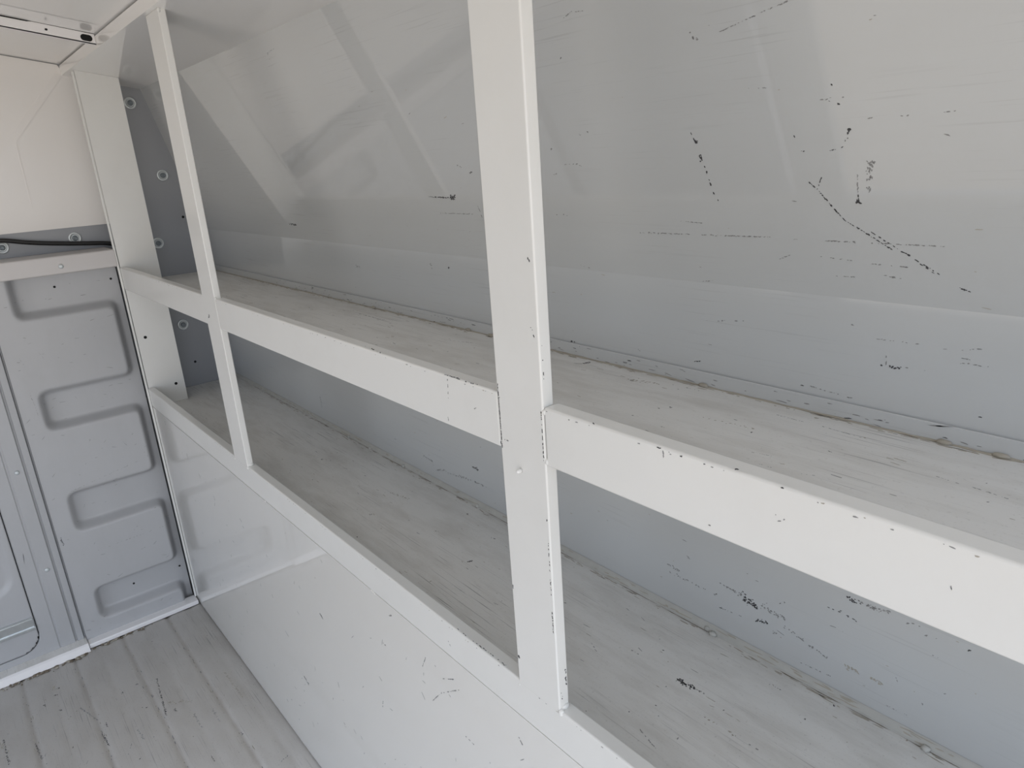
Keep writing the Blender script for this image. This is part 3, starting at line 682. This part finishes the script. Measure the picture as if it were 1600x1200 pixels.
BOLTS = [(0.1543, 1.5714), (0.2028, 1.3621), (0.1485, 1.1614), (0.1706, 0.896), (-0.0723, 1.2043), (-0.2529, 1.2000)]
b0 = None
for i, (y, z) in enumerate(BOLTS):
    p = (X_BACK + 0.0002, y, z)
    if b0 is None:
        b0, h0 = make_bolt(p)
    else:
        c = b0.copy(); COL.objects.link(c); c.location = p; c.parent = wall_front
        d = h0.copy(); COL.objects.link(d); d.parent = c
def wall_hole(parent, x, y, z, r):
    m = MB(); m.lathe([(r, -0.001), (r, 0.0008)], (x, y, z), (1, 0, 0), 14)
    return m.build('drilled_hole', M_dark, parent)
for y, z in ((0.2378, 1.2326), (0.1837, 0.7667)): wall_hole(wall_front, X_BACK, y, z, 0.004)

# --- roof skin with the ribbed bow, and the lining above the shelves
mb = MB()
ins = [(0.0 + 0.05, roof_z(0.05)), (-0.86, roof_z(-0.86)), (-1.77, roof_z(-1.77))]
mb.prism_x(ins + [(y, z + 0.012) for y, z in ins[::-1]], -0.16, X_REAR)
mb.box((-0.16, 0.0, 1.72), (X_REAR, 0.2, 1.735))
ceiling = tag(mb.build('ceiling', M_roof), 'glossy pale roof lining of the van', kind='structure')
mb = MB()
# sloping panel over the shelves with a turned-up front edge
o_ = [(-0.008, ceil_z(-0.006)), (0.196, ceil_z(0.196)), (0.197, ceil_z(0.196) + 0.003), (-0.004, ceil_z(-0.006) + 0.0045),
      (-0.005, 1.6695), (-0.008, 1.6695)]
mb.prism_x(o_, -0.15, X_REAR)
mb.build('shelf_ceiling', M_roof, ceiling)

# --- opposite side of the body, with an unseen doorway placed and sized for the light
mb = MB()
mb.box((-0.16, Y_LEFT - 0.05, -0.02), (SIDE_X0, Y_LEFT, 1.72))
mb.box((SIDE_X1, Y_LEFT - 0.05, -0.02), (X_REAR, Y_LEFT, 1.72))
mb.box((SIDE_X0, Y_LEFT - 0.05, 1.60), (SIDE_X1, Y_LEFT, 1.72))
wall_left = tag(mb.build('wall_left', M_grey), 'plain painted wall opposite the shelves', kind='structure')

# ================================================================== PARTITION (ribbed grey bulkhead panel with its cap rail)
part = thing('partition', 'grey ribbed metal partition panel with a cap rail, beside the shelving', 'partition', (0, -0.17, 0.02))
y0, y1, z0, z1 = -0.3275, -0.0040, 0.002, 1.130
ny, nz = 164, 500
ys = np.linspace(y0, y1, ny); zs = np.linspace(z0, z1, nz)
Y, Z = np.meshgrid(ys, zs)
low = (Y < -0.268)
for za, zb in ((0.80, 1.017), (0.487, 0.698), (0.165, 0.375), (-1.0, 0.072)):
    low |= (Y < -0.030) & (Z > za) & (Z < zb)
h = low.astype(float)              # the left-hand field stands proud, the tongues from the right are pressed back
dy, dz = ys[1] - ys[0], zs[1] - zs[0]
def blur(a, s, d, ax):
    k = int(3 * s / d) + 1
    w = np.exp(-0.5 * (np.arange(-k, k + 1) * d / s) ** 2); w /= w.sum()
    pad = [(0, 0), (0, 0)]; pad[ax] = (k, k)
    b = np.pad(a, pad, mode='edge')
    out = np.zeros_like(a)
    for i, wi in enumerate(w):
        sl = [slice(None), slice(None)]; sl[ax] = slice(i, i + a.shape[ax])
        out += wi * b[tuple(sl)]
    return out
g = blur(blur(h, 0.0105, dy, 1), 0.0105, dz, 0)
g = np.clip((g - 0.5) * 1.35 + 0.5, 0, 1); g = g * g * (3 - 2 * g)
g = blur(blur(g, 0.0028, dy, 1), 0.0028, dz, 0)
X = -0.002 - 0.036 * (1 - g)
mb = MB()
grid = [[mb.bm.verts.new((X[j, i], Y[j, i], Z[j, i])) for i in range(ny)] for j in range(nz)]
for j in range(nz - 1):
    for i in range(ny - 1):
        f = mb.bm.faces.new((grid[j][i], grid[j][i + 1], grid[j + 1][i + 1], grid[j + 1][i])); f.smooth = True
# back skin
bk = [(X_BACK + 0.1, y0, z0), (X_BACK + 0.1, y1, z0), (X_BACK + 0.1, y1, z1), (X_BACK + 0.1, y0, z1)]
def panel_x(y, z):
    i = int(round((y - y0) / dy)); j = int(round((z - z0) / dz))
    if 0 <= i < ny and 0 <= j < nz: return float(X[j, i])
    return -0.013
add_marks(mb, 'pn', accept=lambda p: p[1] > y0 + 0.004, project=lambda p: Vector((panel_x(p.y, p.z), p.y, p.z)))
rnd = random.Random(21)
for i in range(110):
    y = rnd.uniform(y0 + 0.01, y1 - 0.01); z = rnd.uniform(0.03, 1.1)
    mb.flake((panel_x(y, z), y, z), (1, 0, 0), rnd.uniform(0.0005, 0.0010), rnd.gauss(0, 0.4), rnd.uniform(1.5, 12), rnd, 2, ref=(0, 1, 0.1))
mb.build('ribbed_panel', [M_grey, M_black, M_gscuff, M_brown], part)
# folded upright left of the panel: two sharp creases and a riveted strip
mb = MB()
outl = [(-0.0145, -0.3275), (-0.0165, -0.3285), (-0.0165, -0.3300), (-0.0095, -0.3335), (-0.0085, -0.3490), (-0.0150, -0.3515), (-0.0150, -0.3535),
        (-0.0080, -0.3570), (-0.0075, -0.3900), (-0.0115, -0.3935), (-0.0115, -0.3955), (-0.0090, -0.3985), (-0.0090, -0.4340), (-0.0140, -0.4365)]
a = [mb.bm.verts.new((x, y, 0.022)) for x, y in outl]; b = [mb.bm.verts.new((x, y, 1.130)) for x, y in outl]
a2 = [mb.bm.verts.new((-0.03, outl[-1][1], 0.022)), mb.bm.verts.new((-0.03, outl[0][1], 0.022))]
b2 = [mb.bm.verts.new((-0.03, outl[-1][1], 1.130)), mb.bm.verts.new((-0.03, outl[0][1], 1.130))]
A = a + a2; B = b + b2
for i in range(len(A)):
    j = (i + 1) % len(A)
    mb.bm.faces.new((A[i], A[j], B[j], B[i]))
mb.bm.faces.new(A[::-1]); mb.bm.faces.new(B)
mb.flake((-0.0085, -0.417, 0.345), (1, 0, 0), 0.0007, 1.45, 30, rnd, 1, ref=(0, 1, 0))
mb.build('folded_upright', [M_grey, M_black], part)
# cap rail
mb = MB()
mb.box((X_BACK + 0.006, -1.70, 1.1215), (0.0030, -0.0022, 1.1705), 0.0035, 3)
mb.build('cap_rail', M_cap, part)
def make_rivet(p):
    q = MB()
    q.lathe([(0.0066, 0), (0.0064, 0.0010), (0.0046, 0.0030), (0.0022, 0.0040)], p, (1, 0, 0), 18)
    o = q.build('rivet', M_zinc, None, origin=p)
    o.parent = part; o.location = Vector(p) - part.location
    return o
rv = make_rivet((0.0030, -0.1426, 1.1423))
for p in ((-0.0077, -0.3735, 0.5963), (-0.0077, -0.3728, 0.283)):
    c = rv.copy(); COL.objects.link(c); c.parent = part; c.location = Vector(p) - part.location
def make_hole(p, r=0.0033):
    q = MB()
    q.lathe([(r, -0.002), (r, 0.0006)], p, (1, 0, 0), 14)
    o = q.build('drilled_hole', M_dark, None, origin=p)
    o.parent = part; o.location = Vector(p) - part.location
    return o
ho = make_hole((panel_x(-0.1657, 1.0852), -0.1657, 1.0852))
for y, z in ((-0.0223, 1.0855), (-0.1636, 0.1238), (-0.0227, 0.1248)):
    c = ho.copy(); COL.objects.link(c); c.parent = part; c.location = Vector((panel_x(y, z), y, z)) - part.location
c = ho.copy(); COL.objects.link(c); c.parent = part; c.location = Vector((-0.0155, -0.3482, 0.1247)) - part.location

# --- bulkhead door left of the upright, with a bare metal track across its foot
door = tag(bpy.data.objects.new('door_1', None), 'grey pressed bulkhead door with rounded lower corner and metal track', kind='structure')
COL.objects.link(door); door.location = (0, -0.8, 0.03)
def round_rect(ya, yb, za, zb, r, n=8):
    P = []
    for cy, cz, a0 in ((yb - r, zb - r, 0), (ya + r, zb - r, 90), (ya + r, za + r, 180), (yb - r, za + r, 270)):
        for k in range(n + 1):
            t = math.radians(a0 + 90 * k / n)
            P.append((cy + r * math.cos(t), cz + r * math.sin(t)))
    return P
yd0, yd1, zd0, zd1 = -1.05, -0.4385, 0.045, 1.116
ny2, nz2 = 150, 260
ysd = np.linspace(yd0, yd1, ny2); zsd = np.linspace(zd0, zd1, nz2)
YY, ZZ = np.meshgrid(ysd, zsd)
def rr_sdf(Y, Z, ya, yb, za, zb, r):
    cy, cz = (ya + yb) / 2, (za + zb) / 2
    qy = np.abs(Y - cy) - (yb - ya) / 2 + r; qz = np.abs(Z - cz) - (zb - za) / 2 + r
    return np.minimum(np.maximum(qy, qz), 0) + np.sqrt(np.maximum(qy, 0) ** 2 + np.maximum(qz, 0) ** 2) - r
sd = rr_sdf(YY, ZZ, -1.0, -0.462, 0.252, 1.06, 0.05)
t = np.clip((sd + 0.009) / 0.018, 0, 1); t = t * t * (3 - 2 * t)
sd0 = rr_sdf(YY, ZZ, yd0, yd1, zd0, zd1, 0.05)
XX = -0.0095 - 0.008 * (1 - t)
mb = MB()
gv = [[mb.bm.verts.new((XX[j, i], YY[j, i], ZZ[j, i])) for i in range(ny2)] for j in range(nz2)]
for j in range(nz2 - 1):
    for i in range(ny2 - 1):
        if max(sd0[j, i], sd0[j + 1, i], sd0[j, i + 1], sd0[j + 1, i + 1]) > 0.0008: continue
        f = mb.bm.faces.new((gv[j][i], gv[j][i + 1], gv[j + 1][i + 1], gv[j + 1][i])); f.smooth = True
for v in [v for v in mb.bm.verts if not v.link_faces]: mb.bm.verts.remove(v)
r = bmesh.ops.extrude_face_region(mb.bm, geom=mb.bm.faces[:])
for v in [v for v in r['geom'] if isinstance(v, bmesh.types.BMVert)]: v.co.x -= 0.012
mb.build('door_panel', M_grey, door)
# near-black sheet behind the door, painting the shade in the slit around it
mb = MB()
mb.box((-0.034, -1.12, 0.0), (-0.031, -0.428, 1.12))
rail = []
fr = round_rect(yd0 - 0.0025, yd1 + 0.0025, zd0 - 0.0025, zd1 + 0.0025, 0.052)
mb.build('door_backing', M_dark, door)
mb = MB()                                     # sill strip under the door
rc = [(-0.0095, y, z) for y, z in ((-0.4345, 0.02), (-0.4345, 0.10), )]
pts = [(-0.0095, -0.4340, 0.022), (-0.0095, -0.4340, 0.096)]
for k in range(9):
    tt = math.radians(90 * k / 8)
    pts.append((-0.0095, -0.4365 - 0.052 * (1 - math.cos(tt)), 0.0945 - 0.052 * math.sin(tt)))
pts += [(-0.0095, -1.10, 0.0425), (-0.0095, -1.10, 0.022)]
mb.prism(pts, (-0.012, 0, 0))
mb.build('door_sill', M_grey, door)
mb = MB()
mb.box((-0.0098, -1.04, 0.118), (-0.0035, -0.4405, 0.152), 0.0018, 2)
mb.box((-0.0050, -1.04, 0.116), (0.0010, -0.4390, 0.1255), 0.0015, 2)
mb.box((-0.0096, -1.04, 0.1522), (-0.0060, -0.4400, 0.1560))
mb.build('door_track', [M_chrome], door)

# --- floor trims
mb = MB()
mb.box((-0.016, -0.3275, 0.0005), (0.030, -0.0030, 0.0155), 0.003, 3)
tag(mb.build('trim_1', M_trim), 'white metal trim along the foot of the ribbed partition', kind='structure')
mb = MB()
mb.prism([(-0.020, -0.3285, 0.0005), (-0.020, -0.3285, 0.0220), (0.026, -0.3285, 0.0205), (0.032, -0.3285, 0.0160), (0.044, -0.3285, 0.0005)], (0, -1.37, 0))
for f in mb.bm.faces:
    c_ = f.calc_center_median()
    if c_.z > 0.0195 and c_.x < 0.02: f.material_index = 1
tag(mb.build('trim_2', [M_trim, M_deck]), 'wider white sill trim in front of the bulkhead door', kind='structure')
mb = MB()
mb.box((-0.0040, -0.0056, 0.016), (0.0022, -0.0002, 1.640), 0.0010, 2)
tag(mb.build('trim_3', M_frame), 'thin upright corner edging where the partition meets the shelving', kind='structure')

# ================================================================== SHELVING UNIT (welded: shelves, posts, kick panel, end panel)
ZR, ZS, ZL = 0.75, 0.692, 0.688
ZMT, ZMB, ZU = 1.1175, 1.0545, 1.0572
LIP = 0.0192
XE = 2.90
unit = thing('shelving_unit', 'white welded two-shelf steel rack along the van side wall', 'shelving', (1.38, 0.15, 0.0))

def dirt_line(mb, y, z, x0, x1, wmax, rnd, mi):
    x = x0
    while x < x1:
        L_ = rnd.uniform(0.02, 0.13); n_ = max(3, int(L_ / 0.008))
        pts_ = []
        for i in range(n_ + 1):
            t_ = i / n_
            w_ = wmax * (0.25 + 0.75 * rnd.random()) * min(1, 4 * t_ + 0.1, 4 * (1 - t_) + 0.1)
            pts_.append((x + L_ * t_, w_))
        up_ = [mb.bm.verts.new((px, y, z + 0.0004)) for px, w_ in pts_]
        lo_ = [mb.bm.verts.new((px, y - w_, z + 0.0004)) for px, w_ in pts_]
        for i in range(n_):
            f = mb.bm.faces.new((up_[i], up_[i + 1], lo_[i + 1], lo_[i])); f.material_index = mi
        x += L_ + (rnd.uniform(0.0, 0.015) if rnd.random() < 0.75 else rnd.uniform(0.03, 0.12))

def make_shelf(zdeck, zlo, zhi, segs, surf, depth_y, acc):
    # deck
    mb = MB()
    mb.box((X_BACK + 0.002, LIP - 0.004, zdeck - 0.004), (XE, depth_y, zdeck))
    add_marks(mb, surf)
    rnd = random.Random(int(zdeck * 1000))
    for i in range(260):
        x = rnd.uniform(0.0, 2.6); y = rnd.uniform(0.03, depth_y - 0.008)
        if x < 0.8 and rnd.random() < 0.5: continue
        if rnd.random() < 0.7:
            mb.flake((x, y, zdeck), (0, 0, 1), rnd.uniform(0.0003, 0.0006), rnd.gauss(0, 0.15), rnd.uniform(3, 18), rnd, rnd.choice((2, 3, 3, 3)), ref=(1, 0, 0))
        else:
            mb.flake((x, y, zdeck), (0, 0, 1), rnd.uniform(0.0004, 0.0012), rnd.uniform(0, 3), rnd.uniform(1, 2.5), rnd, rnd.choice((1, 2, 3)), ref=(1, 0, 0))
    deck = mb.build('shelf', [M_deck, M_black, M_gscuff, M_brown], unit)
    # folded front lip
    mb = MB()
    for xa, xb in segs:
        mb.box((xa, 0.0, zlo), (xb, LIP, zhi), 0.0022, 3)
    add_marks(mb, 'bf', accept=acc)
    for i in range(90):                        # chipped paint along the front edge
        x = rnd.uniform(0.3, 2.6)
        if not any(xa < x < xb for xa, xb in segs): continue
        mb.flake((x, 0.0, zhi - 0.0030 - abs(rnd.gauss(0, 0.0010))), (0, -1, 0), rnd.uniform(0.0003, 0.0006), rnd.gauss(0, 0.1), rnd.uniform(1, 4), rnd, rnd.choice((1, 2, 2, 3)), ref=(1, 0, 0))
    mb.build('front_lip', [M_frame, M_black, M_gscuff, M_brown], deck)
    return deck, rnd

up, rnd = make_shelf(ZU, ZMB, ZMT, ((0.001, 1.7520), (1.8260, XE)), 'su', D_UP - 0.0008, lambda p: 1.0 < p[2] < 1.125 and not (1.754 < p[0] < 1.8245))
# upturned back edge of the upper shelf and the caulk in its corner
mb = MB()
mb.prism_x([(D_UP - 0.0040, ZU), (D_UP - 0.0040, 1.0752), (D_UP - 0.0028, 1.0762), (D_UP - 0.0014, 1.0752), (D_UP - 0.0014, ZU)], X_BACK + 0.002, XE)
for i in range(160):
    x = rnd.uniform(0.4, 2.6)
    mb.flake((x, D_UP - 0.0040, rnd.uniform(1.059, 1.075)), (0, -1, 0), rnd.uniform(0.0003, 0.0009), rnd.gauss(0, 0.1), rnd.uniform(1, 12), rnd, rnd.choice((1, 1, 1, 2)), ref=(1, 0, 0))
mb.build('back_flange', [M_wall, M_gscuff, M_black], up)
mb = MB()
rs = random.Random(3)
xs = np.arange(X_BACK + 0.004, XE - 0.01, 0.012)
mb.tube([(float(x), D_UP - 0.0044 + rs.gauss(0, 0.0004), ZU + 0.0002) for x in xs], 0.002, 8,
        radii=[0.0010 + 0.0010 * rs.random() for x in xs])
for i in range(240):
    x = rs.uniform(0.2, 2.7)
    mb.flake((x, D_UP - 0.0075 - abs(rs.gauss(0, 0.0025)), ZU), (0, 0, 1), rs.uniform(0.0005, 0.0012), rs.gauss(0, 0.08), rs.uniform(2, 14), rs, 1, ref=(1, 0, 0))
for i, x in enumerate((1.3621, 1.2959, 1.8006, 2.0814, 2.13, 0.95)):
    mb.blob((x, D_UP - 0.006, ZU + 0.002), 0.004, (1.8, 0.8, 0.7), 0, i)
dirt_line(mb, D_UP - 0.0052, ZU, 0.05, XE - 0.05, 0.0017, rs, 2)
mb.build('caulk_bead', [M_seal, M_brown, M_leaf], up)

lo, rnd = make_shelf(ZL, ZS + 0.0012, ZR, ((0.001, XE),), 'sl', 0.3075, lambda p: 0.69 < p[2] < 0.755 and not (1.754 < p[0] < 1.8245 and p[2] > 0.745))
mb = MB()
xs = np.arange(X_BACK + 0.004, XE - 0.01, 0.012)
mb.prism_x([(0.3074, ZL), (0.3005, ZL), (0.3012, ZL + 0.0035), (0.3055, ZL + 0.009), (0.3074, ZL + 0.0105)], X_BACK + 0.004, XE, mi=0)
rs = random.Random(9)
for i in range(360):
    x = rs.uniform(0.1, 2.7); 
    if rs.random() < 0.6:
        mb.flake((x, 0.2985 - abs(rs.gauss(0, 0.003)), ZL), (0, 0, 1), rs.uniform(0.0005, 0.0012), rs.gauss(0, 0.08), rs.uniform(2, 14), rs, 1, ref=(1, 0, 0))
    else:
        t_ = rs.random()
        mb.flake((x, 0.3012 + 0.0043 * t_, ZL + 0.0035 + 0.0055 * t_), Vector((0, -0.79, 0.61)), rs.uniform(0.0006, 0.0013), rs.gauss(0, 0.05), rs.uniform(2, 20), rs, rs.choice((1, 1, 2)), ref=(1, 0, 0))
for i, (x, y) in enumerate(((1.8068, 0.303), (1.8183, 0.2985), (2.1003, 0.299), (0.7115, 0.301), (0.8212, 0.302), (0.9789, 0.301), (1.2607, 0.301), (1.45, 0.301))):
    mb.blob((x, y, ZL + 0.003), 0.0042, (1.3, 1.0, 0.9), 0, i + 30, 0.4)
dirt_line(mb, 0.3007, ZL, 0.05, XE - 0.05, 0.0019, rs, 3)
mb.build('caulk_bead', [M_sealgrey, M_brown, M_seal, M_leaf], lo)

# posts (flat front, shallow return), run down into the lower lip and up to the roof lining
def make_post(xa, xb, dp, seed, welds):
    mb = MB()
    mb.box((xa, -0.0006, ZR - 0.004), (xb, dp, ceil_z(0) - 0.0005 + 0.0), 0.0018, 3)
    for i, (x, z, s) in enumerate(welds):
        mb.blob((x, 0.0015, z), s, (1.0, 0.8, 1.1), 0, seed + i, 0.5)
    # weld fillet under the return
    mb.blob((xb - 0.001, dp * 0.6, ZR + 0.002), 0.004, (0.9, 1.6, 1.0), 0, seed + 20, 0.4)
    add_marks(mb, 'bf', accept=lambda p: xa - 0.001 < p[0] < xb + 0.001 and p[2] > 0.745, project=lambda p: Vector((min(max(p.x, xa + 0.0025), xb - 0.0025), -0.0006, p.z)))
    if seed == 50: add_marks(mb, 'ps', project=lambda p: Vector((xb, min(max(p.y, 0.003), dp - 0.003), p.z)))
    return mb
mb = make_post(0.7600, 0.8415, 0.0131, 40, ((0.7600, 0.7435, 0.0030), (0.8405, 0.7450, 0.0040), (0.7612, 1.1160, 0.0020), (0.8410, 1.1175, 0.0028), (0.8410, 1.058, 0.0026), (0.8400, 1.640, 0.004)))
mb.build('post', [M_frame, M_black, M_gscuff, M_brown], unit)
mb = make_post(1.7530, 1.8250, 0.0145, 50, ((1.7525, 0.7430, 0.0026), (1.8252, 0.7480, 0.0042), (1.7530, 1.1120, 0.0016), (1.8256, 1.1120, 0.0030), (1.8252, 1.0590, 0.0034)))
# little drip of weld like a peg on the post
mb.lathe([(0.0026, 0), (0.0026, 0.004), (0.0018, 0.0065), (0.0006, 0.0075)], (1.785, -0.0004, 1.0375), (0.15, -1, 0.1), 12)
mb.build('post', [M_frame, M_black, M_gscuff, M_brown], unit)

# kick panel below the lower lip
mb = MB()
mb.box((0.001, 0.0004, 0.004), (XE, 0.0035, ZS), 0.0006, 1)
add_marks(mb, 'bf', accept=lambda p: p[2] < 0.69)
rnd = random.Random(33)
for i in range(170):
    x = rnd.uniform(0.05, 2.2); z = rnd.uniform(0.03, 0.68)
    mb.flake((x, 0.0004, z), (0, -1, 0), rnd.uniform(0.0003, 0.0007), rnd.uniform(0, 3.1), rnd.uniform(1.5, 16), rnd, 2, ref=(1, 0, 0))
for i, (x, z) in enumerate(((0.9147, 0.6925), (1.3722, 0.6930), (1.3822, 0.6915), (1.3772, 0.6925))):
    mb.blob((x, 0.0005, z), 0.0024, (1.4, 0.7, 0.9), 0, i + 70, 0.3)
mb.build('kick_panel', [M_kick, M_black, M_gscuff, M_brown], unit)
# end panel at the cab end of the bay
mb = MB()
mb.prism([(-0.0025, 0.0018, ZL + 0.0004), (-0.0025, 0.106, ZL + 0.0004), (-0.0025, 0.106, ceil_z(0.106) - 0.0006), (-0.0025, 0.0018, ceil_z(0.0018) - 0.0006)], (0.0025, 0, 0))
ep = mb.build('end_panel', M_frame, unit)
for y, z in ((0.0249, 0.9049), (0.0807, 0.7453)): wall_hole(ep, 0.0, y, z, 0.0045)

# ================================================================== ROOF BOW
bow = thing('roof_bow', 'white metal roof crossbar with a dark oval slot, against the roof', 'roof bar', (0.364, -0.4, 1.70))
def bow_lo(y): return 1.6497 - 0.169 * y
mb = MB()
ya, yb = -0.0080 - 0.0010, -0.855
pts = [(0.364, ya, bow_lo(ya)), (0.364, yb, bow_lo(yb)), (0.364, yb, bow_lo(yb) + 0.0245), (0.364, ya, bow_lo(ya) + 0.0225)]
mb.prism(pts, (-0.0016, 0, 0))
# turned-in bottom edge and back web
mb.prism([(0.364, ya, bow_lo(ya)), (0.364, yb, bow_lo(yb)), (0.364, yb, bow_lo(yb) + 0.0022), (0.364, ya, bow_lo(ya) + 0.0022)], (-0.010, 0, 0))
mb.prism([(0.364, -0.857, bow_lo(yb)), (0.364, -1.711, bow_lo(ya)), (0.364, -1.711, bow_lo(ya) + 0.0225), (0.364, -0.857, bow_lo(yb) + 0.0245)], (-0.0016, 0, 0))
gap_shade = [(0.3640, ya, bow_lo(ya) + 0.0215), (0.3640, -0.125, bow_lo(-0.125) + 0.0222), (0.3640, -0.135, bow_lo(-0.135) + 0.0205), (0.3640, yb, bow_lo(yb) + 0.018),
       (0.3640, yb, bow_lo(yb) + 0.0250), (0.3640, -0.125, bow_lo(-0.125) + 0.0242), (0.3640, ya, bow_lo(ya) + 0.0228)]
mb.prism(gap_shade, (0.0004, 0, 0), mi=1)  # dark strip painting the shadow between bar and roof
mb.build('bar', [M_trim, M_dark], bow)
def slot(yc, zc, L, Hh, tilt, name, mat, depth=0.0006):
    P = []
    for k in range(28):
        t_ = 2 * math.pi * k / 28
        cx, sx = math.cos(t_), math.sin(t_)
        u = (L - Hh) / 2 * (1 if cx > 0 else -1) + Hh / 2 * cx; v = Hh / 2 * sx
        P.append((0.3639, yc + u * math.cos(tilt) - v * math.sin(tilt), zc + u * math.sin(tilt) + v * math.cos(tilt)))
    m = MB(); m.prism(P, (depth, 0, 0)); m.build(name, mat, bow)
slot(-0.0259, 1.6650, 0.0235, 0.0135, -0.168, 'oval_slot', M_dark)
slot(-0.1012, 1.6786, 0.0055, 0.0045, -0.168, 'round_hole', M_dark)

# ================================================================== CABLE on the cap rail
cpts = [(-0.112, -1.66, 1.182), (-0.112, -1.30, 1.180), (-0.114, -0.95, 1.182), (-0.118, -0.66, 1.196), (-0.120, -0.45, 1.214), (-0.121, -0.32, 1.2205), (-0.121, -0.252, 1.2200), (-0.121, -0.195, 1.2080), (-0.121, -0.150, 1.2000), (-0.121, -0.100, 1.1930), (-0.121, -0.050, 1.1870), (-0.121, 0.0, 1.1810), (-0.121, 0.03, 1.170), (-0.121, 0.045, 1.14), (-0.121, 0.048, 1.06)]
# smooth
def cr_spline(P, n=6):
    P = [Vector(p) for p in P]; out = []
    for i in range(len(P) - 1):
        p0, p1, p2, p3 = P[max(i - 1, 0)], P[i], P[i + 1], P[min(i + 2, len(P) - 1)]
        for k in range(n):
            t_ = k / n
            out.append(0.5 * ((2 * p1) + (-p0 + p2) * t_ + (2 * p0 - 5 * p1 + 4 * p2 - p3) * t_ ** 2 + (-p0 + 3 * p1 - 3 * p2 + p3) * t_ ** 3))
    out.append(P[-1]); return out
mb = MB()
mb.tube(cr_spline(cpts), 0.0062, 14)
tag(mb.build('cable', M_rubber, origin=(-0.121, -0.15, 1.2)), 'thick black cable lying above the partition rail', 'cable')

# ================================================================== dry leaf crumbs along the trim
mb = MB()
rnd = random.Random(77)
for i in range(150):
    y = rnd.choice((rnd.uniform(-0.56, -0.14), rnd.gauss(-0.245, 0.03), rnd.gauss(-0.36, 0.015), rnd.gauss(-0.47, 0.03)))
    if y > -0.01: continue
    xe = 0.030 if y > -0.3275 else 0.044
    x = xe + abs(rnd.gauss(0.003, 0.005))
    s = rnd.uniform(0.0008, 0.0032)
    mb.blob((x, y, floor_z(y) + s * 0.45), s, (rnd.uniform(0.7, 2.2), rnd.uniform(0.7, 2.2), 0.45), 0 if rnd.random() < 0.6 else 1, i, 0.7)
tag(mb.build('debris', [M_leaf, M_seal], origin=(0.05, -0.3, 0)), 'brown leaf crumbs and grit lying along the white floor trim', 'debris', kind='stuff')
